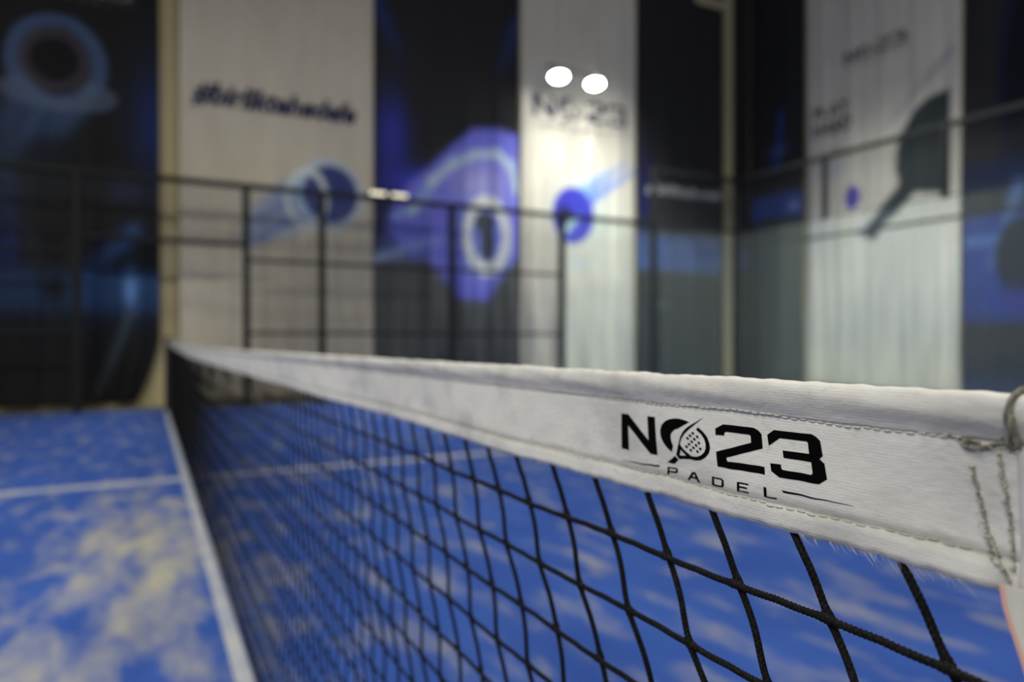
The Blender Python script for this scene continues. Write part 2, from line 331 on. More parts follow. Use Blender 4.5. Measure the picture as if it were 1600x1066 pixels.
M_CONC = mat('concrete_floor', rough=.8)
lk(M_CONC, ramp(M_CONC, noise(M_CONC, coords(M_CONC), 1.5, 6), [(.3, (.16, .16, .15)), (.7, (.26, .255, .24))]), bsdf(M_CONC).inputs['Base Color'])
M_WALL = mat('beige_wall', rough=.85)
lk(M_WALL, ramp(M_WALL, noise(M_WALL, coords(M_WALL), .9, 5), [(.3, (.46, .395, .225)), (.7, (.54, .47, .28))]), bsdf(M_WALL).inputs['Base Color'])
M_CEIL = mat('dark_ceiling', (.06, .06, .065), .9)
M_STEEL = mat('cream_steel', (.44, .40, .26), .55)
M_FRAME = mat('black_powder_coat', (.011, .012, .012), .6, spec=.25)
M_WIRE = mat('black_wire', (.018, .019, .02), .5)
M_CORD = mat('black_braided_cord', (.008, .008, .009), .8, spec=.12)
v = coords(M_CORD)
lk(M_CORD, ramp(M_CORD, noise(M_CORD, v, 900, 2), [(.5, (.004, .004, .005)), (.85, (.03, .03, .03))]), bsdf(M_CORD).inputs['Base Color'])
bump(M_CORD, noise(M_CORD, v, 1400, 2), .5, .0006)

M_BAND = mat('white_band_canvas', rough=.75, spec=.25)
v = coords(M_BAND)
big = noise(M_BAND, coords(M_BAND, (1, 14, 22)), 1., 5, .6, .4)
base = ramp(M_BAND, big, [(.28, (.48, .478, .468)), (.5, (.66, .655, .64)), (.75, (.72, .71, .685))])
spot_n = ramp(M_BAND, noise(M_BAND, coords(M_BAND, (1, 1, 1.6)), 75, 4, .65), [(.60, (0, 0, 0)), (.82, (1, 1, 1))])
base = mix(M_BAND, math_n(M_BAND, 'MULTIPLY', spot_n, .7), base, (.36, .35, .31))
weave = nd(M_BAND, 'ShaderNodeTexWave', wave_type='BANDS', bands_direction='Z'); weave.inputs['Scale'].default_value = 230
weave.inputs['Distortion'].default_value = 1.2; weave.inputs['Detail'].default_value = 2; lk(M_BAND, v, weave.inputs['Vector'])
base = mix(M_BAND, math_n(M_BAND, 'MULTIPLY', weave.outputs['Fac'], .06), base, (.50, .50, .49))
# sewn-dirt line: grime caught in the two hem seams (stored per vertex as how close the seam is)
at = nd(M_BAND, 'ShaderNodeAttribute', attribute_name='grime')
gr = math_n(M_BAND, 'MULTIPLY', at.outputs['Fac'], math_n(M_BAND, 'ADD', noise(M_BAND, v, 60, 4, .7), .1), True)
base = mix(M_BAND, gr, base, (.20, .20, .18))
lk(M_BAND, base, bsdf(M_BAND).inputs['Base Color'])
hh = math_n(M_BAND, 'ADD', math_n(M_BAND, 'MULTIPLY', weave.outputs['Fac'], .07), noise(M_BAND, coords(M_BAND, (1, 1, 2)), 140, 3))
bump(M_BAND, hh, .35, .0012)

M_INK = mat('black_print_ink', (.0015, .0015, .0015), .85, spec=.05)
M_THREAD = mat('dirty_seam_thread', (.42, .41, .37), .9, spec=.1)
M_THREAD_W = mat('white_seam_thread', (.58, .56, .51), .9, spec=.1)
M_ROPE = mat('grey_tie_rope', rough=.9, spec=.1)
lk(M_ROPE, ramp(M_ROPE, noise(M_ROPE, coords(M_ROPE, (1, 1, .3)), 500, 3), [(.35, (.10, .10, .085)), (.7, (.30, .29, .25))]), bsdf(M_ROPE).inputs['Base Color'])
M_STRAP = mat('white_end_strap', rough=.8, spec=.2)
lk(M_STRAP, ramp(M_STRAP, noise(M_STRAP, coords(M_STRAP), 50, 5), [(.3, (.50, .49, .46)), (.7, (.64, .63, .60))]), bsdf(M_STRAP).inputs['Base Color'])
M_PEACH = mat('peach_edging', (.66, .36, .29), .8)
M_POSTM = mat('dark_net_post', (.03, .032, .035), .45)

# court glass: mostly clear, faint green body, mirror-like film, diffuse mix painting reflected haze
M_GLASS = bpy.data.materials.new('court_glass'); M_GLASS.use_nodes = True
nt = M_GLASS.node_tree; nt.nodes.clear()
o_ = nt.nodes.new('ShaderNodeOutputMaterial'); tr = nt.nodes.new('ShaderNodeBsdfTransparent'); gl = nt.nodes.new('ShaderNodeBsdfGlossy')
df = nt.nodes.new('ShaderNodeBsdfDiffuse'); fr = nt.nodes.new('ShaderNodeFresnel'); m1 = nt.nodes.new('ShaderNodeMixShader'); m2 = nt.nodes.new('ShaderNodeMixShader')
tr.inputs[0].default_value = (.95, .975, .965, 1); gl.inputs[0].default_value = (1, 1, 1, 1); gl.inputs['Roughness'].default_value = .02
df.inputs[0].default_value = (.62, .70, .68, 1); fr.inputs[0].default_value = 1.45; m1.inputs[0].default_value = .03
nt.links.new(tr.outputs[0], m1.inputs[1]); nt.links.new(df.outputs[0], m1.inputs[2])
geo = nt.nodes.new('ShaderNodeNewGeometry'); mm = nt.nodes.new('ShaderNodeMath'); mm.operation = 'MULTIPLY_ADD'; mm.inputs[1].default_value = -1; mm.inputs[2].default_value = 1
nt.links.new(geo.outputs['Backfacing'], mm.inputs[0]); mf = nt.nodes.new('ShaderNodeMath'); mf.operation = 'MULTIPLY'
nt.links.new(mm.outputs[0], mf.inputs[0]); nt.links.new(fr.outputs[0], mf.inputs[1])
nt.links.new(mf.outputs[0], m2.inputs[0]); nt.links.new(m1.outputs[0], m2.inputs[1]); nt.links.new(gl.outputs[0], m2.inputs[2]); nt.links.new(m2.outputs[0], o_.inputs[0])

def banner_mat():
    m = mat('printed_banner_fabric', rough=.75, spec=.2)
    a = nd(m, 'ShaderNodeAttribute', attribute_name='print')
    cloth = ramp(m, noise(m, coords(m, (3, 3, 1)), 1.3, 4), [(.3, (.90, .90, .90)), (.7, (1, 1, 1))])
    lk(m, mix(m, 1., a.outputs['Color'], cloth, 'MULTIPLY'), bsdf(m).inputs['Base Color'])
    bump(m, noise(m, coords(m), 300, 2), .1, .002)
    return m
M_BANNER = banner_mat()
INKS = {}
def ink(c):
    if c not in INKS: INKS[c] = mat('banner_print_ink', c, .75, spec=.2)
    return INKS[c]
M_LAMP = emit('floodlight_glass', (1, .98, .92), 60)
M_RAILGLINT = emit('rail_glint_glow', (1, .92, .66), 1.5)  # glow standing in for highlights on the rail
M_HOUSING = mat('lamp_housing', (.08, .08, .085), .5)

# ------------------------------------------------------------------ the hall
FAR_Y, RIGHT_X = 10.95, 11.5           # inner faces of the two walls in view
LEFT_X, NEAR_Y, CEIL = -12.5, -9., 9.4
def slab(name, a, b, m): return tag(MB().box(a, b).build(name, m), kind='structure')
slab('floor', (LEFT_X - .2, NEAR_Y - .2, -.2), (RIGHT_X + .2, FAR_Y + .2, -.012), M_CONC)
slab('wall_far', (LEFT_X - .2, FAR_Y, -.012), (RIGHT_X + .2, FAR_Y + .2, CEIL), M_WALL)
slab('wall_right', (RIGHT_X, NEAR_Y - .2, -.012), (RIGHT_X + .2, FAR_Y, CEIL), M_WALL)
slab('wall_left', (LEFT_X - .2, NEAR_Y, -.012), (LEFT_X, FAR_Y, CEIL), M_WALL)
slab('wall_near', (LEFT_X - .2, NEAR_Y - .2, -.012), (RIGHT_X, NEAR_Y, CEIL), M_WALL)
slab('ceiling', (LEFT_X - .2, NEAR_Y - .2, CEIL), (RIGHT_X + .2, FAR_Y + .2, CEIL + .2), M_CEIL)
# steel column with its head beam against the far wall, by the corner
col = MB()
for a, b in (((10.56, FAR_Y - .16, -.012), (10.76, FAR_Y - .145, CEIL)), ((10.56, FAR_Y - .02, -.012), (10.76, FAR_Y - .002, CEIL)), ((10.65, FAR_Y - .15, -.012), (10.67, FAR_Y - .01, CEIL))):
    col.box(a, b)
col.box((9.8, FAR_Y - .13, 7.66), (10.56, FAR_Y - .03, 7.82))
tag(col.build('trim_1', M_STEEL), kind='structure')

NX, HCAM = .2687, .936                   # net plane
YN, YF = .135, 10.15                     # near and far end of the net
tf = MB().box((-9.73, -.02, -.011), (10.27, 10.32, 0)); turf = tag(tf.build('court_turf', M_TURF), kind='structure')
MB().box((NX - .052, .05, .0), (NX - .006, 10.1, .003)).build('court_line', M_LINE, turf)
MB().box((-6.7, 5.08, .0), (NX - .052, 5.20, .003)).build('court_line', M_LINE, turf)
MB().box((NX - .006, 5.08, .0), (7.2, 5.20, .003)).build('court_line', M_LINE, turf)
MB().box((7.2, .05, .0), (7.25, 10.1, .003)).build('court_line', M_LINE, turf)

# ------------------------------------------------------------------ banners
def fold(u, z, seed, amp=1.):
    low = np.clip((6.5 - z) / 6.5, 0, 1) ** 1.3
    k = seed * 1.7
    f = .030 * np.sin(u * 9.5 + k + .25 * z) + .018 * np.sin(u * 21 - .5 * z + 2 * k) + .012 * np.sin(u * 4.3 + 3 * k)
    g = .018 * np.sin(u * 13 + z * 2.6 + k) * np.clip((2.4 - z) / 2.4, 0, 1)
    return .11 + amp * (f * (.25 + low) + g)
def smooth(e0, e1, x):
    t = np.clip((x - e0) / (e1 - e0 + 1e-9), 0, 1); return t * t * (3 - 2 * t)
def paint(col, U, Z, art):
    for p in art:
        k = p[0]
        if k in ('blob', 'disc', 'ring'):
            _, u, z, ru, rz, c, al, soft, wd = p
            q = np.sqrt(((U - u) / ru) ** 2 + ((Z - z) / rz) ** 2)
            if k == 'blob': a = np.exp(-q * q * 1.4)
            elif k == 'disc': a = 1 - smooth(1 - soft, 1 + soft, q)
            else: a = 1 - smooth(wd, wd + soft, np.abs(q - 1))
        elif k == 'streak':
            _, u0, z0, u1, z1, w0, w1, c, a0, a1 = p
            d = np.array([u1 - u0, z1 - z0]); L2 = d.dot(d)
            s = ((U - u0) * d[0] + (Z - z0) * d[1]) / L2; sc = np.clip(s, 0, 1)
            dist = np.hypot(U - u0 - sc * d[0], Z - z0 - sc * d[1]); wd = w0 + (w1 - w0) * sc
            a = np.exp(-(dist / wd) ** 2 * 1.2) * (a0 + (a1 - a0) * sc); al = 1
        elif k == 'band':
            _, z0, z1, c, al, soft = p
            a = smooth(z0 - soft, z0 + soft, Z) * (1 - smooth(z1 - soft, z1 + soft, Z))
        elif k == 'poly':
            _, pts, c, al, soft = p
            inside = np.zeros(U.shape, bool); dmin = np.full(U.shape, 9.)
            n = len(pts)
            for i in range(n):
                (xa, ya), (xb, yb) = pts[i], pts[(i + 1) % n]
                cond = ((ya > Z) != (yb > Z)) & (U < (xb - xa) * (Z - ya) / (yb - ya + 1e-12) + xa); inside ^= cond
                d = np.array([xb - xa, yb - ya]); s = np.clip(((U - xa) * d[0] + (Z - ya) * d[1]) / d.dot(d), 0, 1)
                dmin = np.minimum(dmin, np.hypot(U - xa - s * d[0], Z - ya - s * d[1]))
            a = smooth(-soft, soft, np.where(inside, dmin, -dmin))
        a = (np.clip(a * al, 0, 1))[..., None]
        col[:] = col * (1 - a) + np.array(c) * a
class Banner:
    def __init__(s, wall, u0, u1, base, art, seed, label, amp=1., z0=.06, z1=8.75, curl=None):
        s.wall, s.seed, s.amp = wall, seed, amp
        nu, nz = max(8, int((u1 - u0) / .026)), int((z1 - z0) / .03)
        U, Z = np.meshgrid(np.linspace(u0, u1, nu), np.linspace(z0, z1, nz))
        colr = np.zeros(U.shape + (3,)); colr[:] = base
        paint(colr, U, Z, ART.get(art, []))
        Ud = U.copy()
        if curl: Ud -= curl * np.clip((.95 - Z) / .9, 0, 1) ** 1.5 * ((U - u0) / (u1 - u0)) ** 3
        D = fold(U, Z, seed, amp)
        V = s.place(Ud, Z, D).reshape(-1, 3)
        F = [(j*nu+i, j*nu+i+1, (j+1)*nu+i+1, (j+1)*nu+i) for j in range(nz-1) for i in range(nu-1)]
        if wall == 'R': F = [q[::-1] for q in F]
        me = pymesh('hanging_banner', V, F)
        ca = me.color_attributes.new('print', 'FLOAT_COLOR', 'POINT')
        ca.data.foreach_set('color', np.concatenate([colr.reshape(-1, 3), np.ones((nu*nz, 1))], 1).astype(np.float32).ravel())
        s.o = tag(link('hanging_banner', me, M_BANNER, smooth=True), label, 'banner', 'banners hung round the hall walls')
        sm = s.o.modifiers.new('cloth', 'SOLIDIFY'); sm.thickness = .003; sm.offset = -1
        bar = MB()
        a, b = (s.place(np.array([q]), np.array([z1 - .02]), np.array([.05]))[0] for q in (u0 + .002, u1 - .002))
        bar.tube([a, (np.array(a) + b) / 2, b], .022, 10).build('top_pole', M_FRAME, s.o, True)
    def place(s, U, Z, D):
        return np.stack([U, FAR_Y - D, Z], -1) if s.wall == 'L' else np.stack([RIGHT_X - D, U, Z], -1)
    def print_shape(s, name, polys, color, right=1):
        """polys: triangles already in wall coordinates (u, z)"""
        v = np.array(polys[0]); d = fold(v[:, 0], v[:, 1], s.seed, s.amp) + .008
        me = pymesh(name, s.place(v[:, 0], v[:, 1], d), polys[1])
        return link(name, me, ink(color), s.o)
    def text(s, body, u, z, size, color, slant=.25, bold=.0, width=None, slope=0.):
        cu = bpy.data.curves.new('lettering', 'FONT'); cu.body = body; cu.size = size; cu.shear = slant; cu.offset = bold; cu.resolution_u = 3
        ob = bpy.data.objects.new('lettering', cu); COL.objects.link(ob)
        dg = bpy.context.evaluated_depsgraph_get(); me = ob.evaluated_get(dg).to_mesh()
        vs = np.array([v.co[:2] for v in me.vertices]); fs = [tuple(p.vertices) for p in me.polygons]
        ob.evaluated_get(dg).to_mesh_clear(); bpy.data.objects.remove(ob); bpy.data.curves.remove(cu)
        if width: vs[:, 0] *= width / (vs[:, 0].max() - vs[:, 0].min())
        sg = 1 if s.wall == 'L' else -1
        return s.print_shape('printed_text', (np.stack([u + sg * vs[:, 0], z + vs[:, 1] + slope * vs[:, 0]], 1), fs), color)
    def logo(s, u, z, scale, color, tall=1.):
        sg = 1 if s.wall == 'L' else -1
        V, F = [], []
        for _, loops in LOGO:
            vs, fs = tess(loops, .004)
            n = len(V); V += [(u + sg * a * scale, z - (b - .045) * scale * tall) for a, b in vs]; F += [tuple(i + n for i in q) for q in fs]
        return s.print_shape('printed_logo', (V, F), color)
def tess(loops, maxlen):
    """triangulate outline + holes (millimetres) into metres, splitting long edges so the print can follow the cloth"""
    L = [[(x / 1000, y / 1000) for x, y in lp] for lp in loops]
    flat = [p for lp in L for p in lp]
    tri = tessellate_polygon([[Vector((x, y, 0)) for x, y in lp] for lp in L])
    bm = bmesh.new(); vs = [bm.verts.new((x, y, 0)) for x, y in flat]
    for t in tri:
        try: bm.faces.new([vs[i] for i in t])
        except ValueError: pass
    for _ in range(4):
        e = [e for e in bm.edges if e.calc_length() > maxlen]
        if not e: break
        bmesh.ops.subdivide_edges(bm, edges=e, cuts=1); bmesh.ops.triangulate(bm, faces=bm.faces[:])
    bm.verts.index_update()
    r = [(v.co.x, v.co.y) for v in bm.verts], [tuple(v.index for v in f.verts) for f in bm.faces]
    bm.free(); return r

DARK = (.024, .025, .028)
WHITE = (.62, .57, .465)
B1 = Banner('L', -2.35, .185, (.013, .014, .016), 'b1', 1, 'dark banner with blue ringed ball, leftmost on the far wall', curl=.28)
B1.logo(-1.42, 5.50, 8.6, (.16, .16, .155))
B2 = Banner('L', .43, 3.195, WHITE, 'b2', 2, 'white banner with hashtag slogan and blue comet ball behind the far post', .6)
B2.text('#birliktehedefe', .60, 4.26, .42, (.035, .035, .085), .3, .018, 2.34)
B3 = Banner('L', 3.22, 5.795, (.022, .023, .025), 'b3', 3, 'dark banner with glowing purple keyhole padlock on the far wall', 1.2)
B4 = Banner('L', 5.825, 8.32, (.67, .65, .56), 'b4', 4, 'white banner with blue comet ball behind the twin floodlight', 1.2)
B4.logo(6.06, 4.98, 13.8, (.03, .033, .075), 1.3)
B5 = Banner('L', 8.345, 10.53, DARK, 'b5', 5, 'dark banner with pale hashtag slogan left of the steel column', .7)
B5.text('#birliktehedefe', 8.56, 3.74, .28, (.50, .52, .52), .3, .008, 1.96)
B6 = Banner('L', 10.83, 11.30, DARK, 'b6', 6, 'narrow dark banner in the hall corner right of the steel column', .4)
B7 = Banner('R', 9.53, 10.90, DARK, 'b7', 7, 'dark banner with blue figure beside the hall corner on the right wall', .8)
B8 = Banner('R', 6.55, 9.475, (.62, .61, .54), 'b8', 8, 'pale banner with big dark racket on the right wall', 1.2)
B8.logo(8.66, 5.98, 8.0, (.05, .05, .05), 1.3)
B8.text('PLAY', 9.33, 5.10, .30, (.12, .12, .11), 0, .012, .80)
B8.text('HARD', 9.33, 4.76, .34, (.10, .10, .09), 0, .012, .84)
B9 = Banner('R', 4.0, 6.515, DARK, 'b9', 9, 'dark banner with blue court scene at the right picture edge', .8)

# ------------------------------------------------------------------ court enclosure
def wires(plane, c, a0, a1, z0, z1, step=.05, r=.0022):
    m = MB()
    n = int(round((a1 - a0) / step)); k = int(round((z1 - z0) / step))
    for i in range(n + 1):
        a = a0 + (a1 - a0) * i / n
        m.box((a - r, c - r, z0), (a + r, c + r, z1)) if plane == 'Y' else m.box((c - r, a - r, z0), (c + r, a + r, z1))
    for j in range(k + 1):
        z = z0 + (z1 - z0) * j / k
        m.box((a0, c - 3 * r, z - r), (a1, c - r, z + r)) if plane == 'Y' else m.box((c - 3 * r, a0, z - r), (c - r, a1, z + r))
    return m
SY = YF + .03
XS = [-9.73, -7.73, -5.73, -3.73, -1.73, -.74]
side = empty('side_fence', (NX, SY, 0), 'black steel side fence with wire mesh and glass beyond the net', 'fence')
def post(par, x, y, h, wd=.09): return MB().bevbox((x - wd/2, y - wd/2, -.012), (x + wd/2, y + wd/2, h), .006).build('fence_post', M_FRAME, par)
for x, h in ((-3.73, 3), (-1.73, 3), (-.74, 3), (1.23, 3), (2.25, 3), (4.25, 3), (6.27, 3), (8.22, 4)):
    post(side, x, SY, h)
def rail(par, a, b, t=.055, name='fence_rail'):
    lo = [min(a[i], b[i]) - (t/2) for i in range(3)]; hi = [max(a[i], b[i]) + (t/2) for i in range(3)]
    return MB().bevbox(lo, hi, .004).build(name, M_FRAME, par)
rail(side, (-3.73, SY, 3.), (8.22, SY, 3.), .075, 'top_rail')
rail(side, (8.22, SY, 4.), (10.14, SY, 4.), .075, 'top_rail')
rail(side, (8.22, SY, 3.), (10.14, SY, 3.))
rail(side, (-.74, SY, 2.2), (1.23, SY, 2.2), .06, 'door_lintel')
for x0, x1 in ((-3.73, -1.73), (-1.73, -.74), (1.23, 2.25), (2.25, 4.25), (4.25, 6.27)):
    for z in (1., 2.): rail(side, (x0, SY + .02, z), (x1, SY + .02, z), .045)
    tag(wires('Y', SY + .05, x0, x1, .04, 2.97).build('wire_mesh', M_WIRE, side), kind='stuff')
tag(wires('Y', SY + .05, -.74, 1.23, 2.23, 2.97).build('wire_mesh', M_WIRE, side), kind='stuff')
tag(wires('Y', SY + .05, 8.22, 10.16, 3.03, 3.97).build('wire_mesh', M_WIRE, side), kind='stuff')
for x0, x1 in ((6.32, 8.17), (8.27, 10.16)):
    MB().box((x0, SY - .006, .02), (x1, SY + .006, 2.96)).build('glass_pane', M_GLASS, side)
EX = 10.25
end = empty('end_fence', (EX, 5., 0), 'glass end wall with black wire mesh on top at the right', 'fence')
ys = [.13, 2.13, 4.13, 6.13, 8.15]
for y in ys: MB().bevbox((EX - .04, y - .04, 2.95), (EX + .04, y + .04, 4), .006).build('fence_post', M_FRAME, end)
post(end, EX, SY, 4)
rail(end, (EX, .13, 4.), (EX, SY - .08, 4.), .075, 'top_rail'); rail(end, (EX, .13, 2.985), (EX, SY - .06, 2.985), .022, 'glass_clamp')
for y0, y1 in zip(ys, ys[1:] + [SY]):
    MB().box((EX - .006, y0 + .05, .02), (EX + .006, y1 - .05, 2.965)).build('glass_pane', M_GLASS, end)
    tag(wires('X', EX + .05, y0, y1, 3.03, 3.97).build('wire_mesh', M_WIRE, end), kind='stuff')
rail(end, (EX + .13, .13, 2.68), (EX + .13, 10.0, 2.68), .05)

# ------------------------------------------------------------------ floodlight, and glowing bars for rail glints
FL = empty('twin_floodlight', (6.63, 10.3, 5.5), 'lit pair of white floodlights hung before the white banner', 'floodlight')
MB().bevbox((6.05, 10.27, 5.52), (7.21, 10.33, 5.57), .006).build('crossbar', M_HOUSING, FL)
for x in (6.3, 6.96): MB().tube([(x, 10.3, 5.57), (x, 10.3, 6.8), (x, 10.3, CEIL)], .005, 6).build('hanging_rod', M_STEEL, FL)
for x in (6.263, 6.998):
    bm = bmesh.new(); bmesh.ops.create_cone(bm, cap_ends=True, segments=24, radius1=.17, radius2=.10, depth=.12)
    R = Matrix.Translation((x, 10.3, 5.44)) @ Matrix.Rotation(math.radians(-22), 4, 'X')
    bmesh.ops.transform(bm, matrix=R, verts=bm.verts); me = bpy.data.meshes.new('lamp_housing'); bm.to_mesh(me); bm.free()
    h = link('lamp_housing', me, M_HOUSING, FL)
    bm = bmesh.new(); bmesh.ops.create_uvsphere(bm, u_segments=24, v_segments=12, radius=1)
    bmesh.ops.transform(bm, matrix=Matrix.Translation((x, 10.3, 5.44)) @ Matrix.Rotation(math.radians(-22), 4, 'X') @ Matrix.Translation((0, 0, -.062)) @ Matrix.Diagonal((.155, .12, .04, 1)), verts=bm.verts)
    me = bpy.data.meshes.new('lamp_lens'); bm.to_mesh(me); bm.free()
    l = link('lamp_lens', me, M_LAMP, None, True); l.parent = h
    spot('floodlight_beam', (x, 10.24, 5.36), 170, 92, (1, .98, .84), blend=.4, r=.22)
for x0, x1, lab in ((2.93, 3.17, 'small glowing bar for a glint on the fence rail, left of two'), (3.26, 3.50, 'small glowing bar for a glint on the fence rail, right of two')):  # added glowing bars take the place of highlights on the rail
    L = empty('rail_glint', ((x0 + x1) / 2, SY, 3.04), lab, 'glint', 'glint bars on the top fence rail')
    MB().bevbox((x0 - .02, SY - .07, 3.0395), (x1 + .02, SY + .0, 3.085), .004).build('lamp_housing', M_HOUSING, L)  # casing behind the added glint bar, no real lamp
    MB().bevbox((x0, SY - .085, 3.041), (x1, SY - .068, 3.083), .004).build('lamp_lens', M_RAILGLINT, L)  # this glowing strip is the painted highlight

# ------------------------------------------------------------------ the net
def ztop(y): return .88 + .04 * np.abs((y - 5.14) / 5.01) ** 1.2
V0, V1 = .003, .0745                      # band top and bottom below ztop
def wrinkle(y, v):
    q = np.clip((v - .024) / .03, 0, 1) * np.clip((.075 - v) / .02, 0, 1)
    e = np.exp(-np.maximum(y - .15, 0) / .35)
    w = .00022 * np.sin(y * 78 + v * 95) + .00014 * np.sin(y * 141 - v * 170 + 1.) + .0003 * np.sin(y * 33 + v * 120)
    w2 = .0012 * np.sin(y * 21 + v * 30 + .6) + .0005 * np.sin(y * 47 - v * 60)
    return w * (.35 + .65 * q) + w2 * (.5 + .5 * q)
SEAM_T, SEAM_B = .0205, .0630
def front(y, v):
    """how far the cloth stands off the net plane towards the near court"""
    s = np.clip((v - V0) / (SEAM_T - V0), 0, 1)
    tube = .0034 * np.sqrt(np.clip(1 - (1 - np.minimum(s / .38, 1)) ** 2, 0, 1)) * (1 - smooth(.45, 1., s) * .85) * (s < 1) * (1 + .10 * np.sin(y * 55 + 9 * s))
    groove = -.0003 * np.exp(-((v - SEAM_T) / .0012) ** 2) - .0006 * np.exp(-((v - SEAM_B) / .001) ** 2)
    hem = .0011 * smooth(SEAM_B - .0006, SEAM_B + .0015, v) + .0004 * np.sin(y * 90) * smooth(SEAM_B, SEAM_B + .004, v)
    return .0014 + np.maximum(tube, .0) + groove + hem
def band_pos(y, v, side_=1, off=0.):
    jag = .00018 * np.sin(y * 233 + 2 * np.sin(y * 31)) + .00015 * np.sin(y * 517 + 1) + .0003 * np.sin(y * 62 + 3 * np.sin(y * 17))
    d = (v - V0) / (V1 - V0)
    x = NX - side_ * (front(y, v) + off) - wrinkle(y, v) + .0035 * np.sin(y * 9.) * d
    return np.stack([x, y, ztop(y) - v + jag * (1 - d) - 1.4 * jag * d], -1)
YB = np.concatenate([np.arange(.095, .75, .0016), np.arange(.75, 2., .006), np.arange(2., YF + .01, .04)])
vs = np.concatenate([V0 + (SEAM_T - V0) * (1 - np.cos(np.linspace(0, math.pi, 14))) / 2, np.linspace(SEAM_T + .0012, SEAM_B - .0008, 22), [SEAM_B, SEAM_B + .0006, SEAM_B + .0015, SEAM_B + .004, SEAM_B + .008, V1]])
net = empty('padel_net', (NX, (YN + YF) / 2, 0), 'black knotted padel net with white headband across the blue court', 'net')
YY, VV = np.meshgrid(YB, vs, indexing='ij')
fr_, bk = band_pos(YY, VV, 1), band_pos(YY, VV, -1)
nv = len(vs); ring = np.concatenate([fr_, bk[:, ::-1]], 1); nr = 2 * nv
F = [(i*nr+j, i*nr+(j+1) % nr, (i+1)*nr+(j+1) % nr, (i+1)*nr+j) for i in range(len(YB)-1) for j in range(nr)]
F += [tuple(range(nr-1, -1, -1)), tuple((len(YB)-1)*nr+j for j in range(nr))]
me = pymesh('headband', ring.reshape(-1, 3), F)
gv = np.exp(-((VV - SEAM_T) / .0014) ** 2) * .22 + np.exp(-((VV - SEAM_B + .001) / .0026) ** 2) * .85 + .5 * np.exp(-((YY - .142) / .006) ** 2) * smooth(.05, .07, VV) + .42 * np.exp(-((VV - .0135) / .0055) ** 2)
gv = np.concatenate([gv, gv[:, ::-1]], 1).ravel().astype(np.float32)
me.attributes.new('grime', 'FLOAT', 'POINT').data.foreach_set('value', np.clip(gv, 0, 1))
band = link('headband', me, M_BAND, net, True)
def on_band(o):
    o.parent = band; o.location = (0, 0, 0)      # band sits at the net's own origin offset; its vertices are world coordinates
    return o
# printed logo, laid on the cloth
Y_LOGO = .3617
for name, loops in LOGO:
    p, f = tess(loops, .0035)
    p = np.array(p)
    nm = 'printed_letter' if 'letter' in name else 'printed_digit' if 'digit' in name else name
    on_band(link(nm, pymesh(nm, band_pos(Y_LOGO - p[:, 0], p[:, 1], 1, .00018), f), M_INK))
# seam stitching
def stitches(name, path, mat_, ln=.0034, gap=.0012, r=.00032, seed=1):
    R = random.Random(seed); m = MB(); P = np.array(path)
    d = np.concatenate([[0], np.cumsum(np.linalg.norm(np.diff(P, axis=0), axis=1))]); s = 0
    while s < d[-1] - ln:
        q = np.stack([[np.interp(s + ln * k / 3, d, P[:, a]) for a in (0, 1)] for k in range(4)])
        j = R.uniform(-.00035, .00035)
        pts = band_pos(q[:, 0], q[:, 1] + j, 1, .0002) + np.array([[-.0000, 0, 0], [-.0003, 0, 0], [-.0003, 0, 0], [0, 0, 0]])
        m.tube(pts, r * R.uniform(.8, 1.2), 6); s += ln + gap * R.uniform(.5, 1.5)
    return tag(on_band(m.build(name, mat_, None, True)), kind='stuff')
yy = np.arange(.150, 1.1, .01)
stitches('hem_stitching', np.stack([yy[::-1], SEAM_T + .0008 * np.sin(yy[::-1] * 40)], 1), M_THREAD_W, seed=2)
stitches('hem_stitching', np.stack([yy[::-1], SEAM_B + .0006 * np.sin(yy[::-1] * 33)], 1), M_THREAD, .0042, .0016, .00028, seed=3)
def ragged(name, path, seed, r=.00045, n=None):
    """frayed zigzag seam sewn down the band end"""
    R = random.Random(seed); P = np.array(path); m = MB(); k = n or 46
    t = np.linspace(0, 1, k); s = np.linspace(0, 1, len(P))
    y = np.interp(t, s, P[:, 0]) + np.array([(-1) ** i * .0006 + R.uniform(-.0003, .0003) for i in range(k)])
    v_ = np.interp(t, s, P[:, 1]) + np.array([R.uniform(-.0004, .0004) for i in range(k)])
    m.tube(band_pos(y, v_, 1, .0003), np.array([r * R.uniform(.6, 1.5) for i in range(k)]), 6)
    for i in range(0, k, 5):
        a = band_pos(y[i:i+1], v_[i:i+1], 1, .0003)[0]
        m.tube([a, a + np.array([-.001, R.uniform(-.0015, .0015), R.uniform(-.001, .001)]), a + np.array([-.0012, R.uniform(-.003, .003), R.uniform(-.002, .001)])], .00014, 5)
    return on_band(m.build(name, M_THREAD, None, True))
ragged('end_seam', [(.1511, .0308), (.1482, .0447), (.1449, .0640)], 4)
ragged('end_seam', [(.1413, .0240), (.1392, .0452), (.1372, .0660)], 5, .0005)
ragged('end_seam', [(.1465, .0540), (.1425, .0630), (.1385, .0700)], 6, .0006, 24)
ragged('end_seam', [(.1600, .0200), (.1540, .0215), (.1480, .0240), (.1400, .0225), (.1330, .0240)], 7, .0005, 40)
# strap overlap at the band end
so = MB()
yo = np.linspace(.1348, .096, 12); vo = np.linspace(.0215, .0742, 16)
YO, VO = np.meshgrid(yo, vo, indexing='ij')
A = band_pos(YO - .10 * 0, VO, 1, .0013).reshape(-1, 3); Bk = band_pos(YO, VO, 1, .0002).reshape(-1, 3); n_ = len(vo); k_ = len(A)
so.add(np.concatenate([A, Bk]).tolist(), [(i*n_+j, i*n_+j+1, (i+1)*n_+j+1, (i+1)*n_+j) for i in range(11) for j in range(n_-1)] + [(j, j+k_, j+1+k_, j+1) for j in range(n_-1)])
on_band(so.build('strap_patch', M_STRAP, None, True))
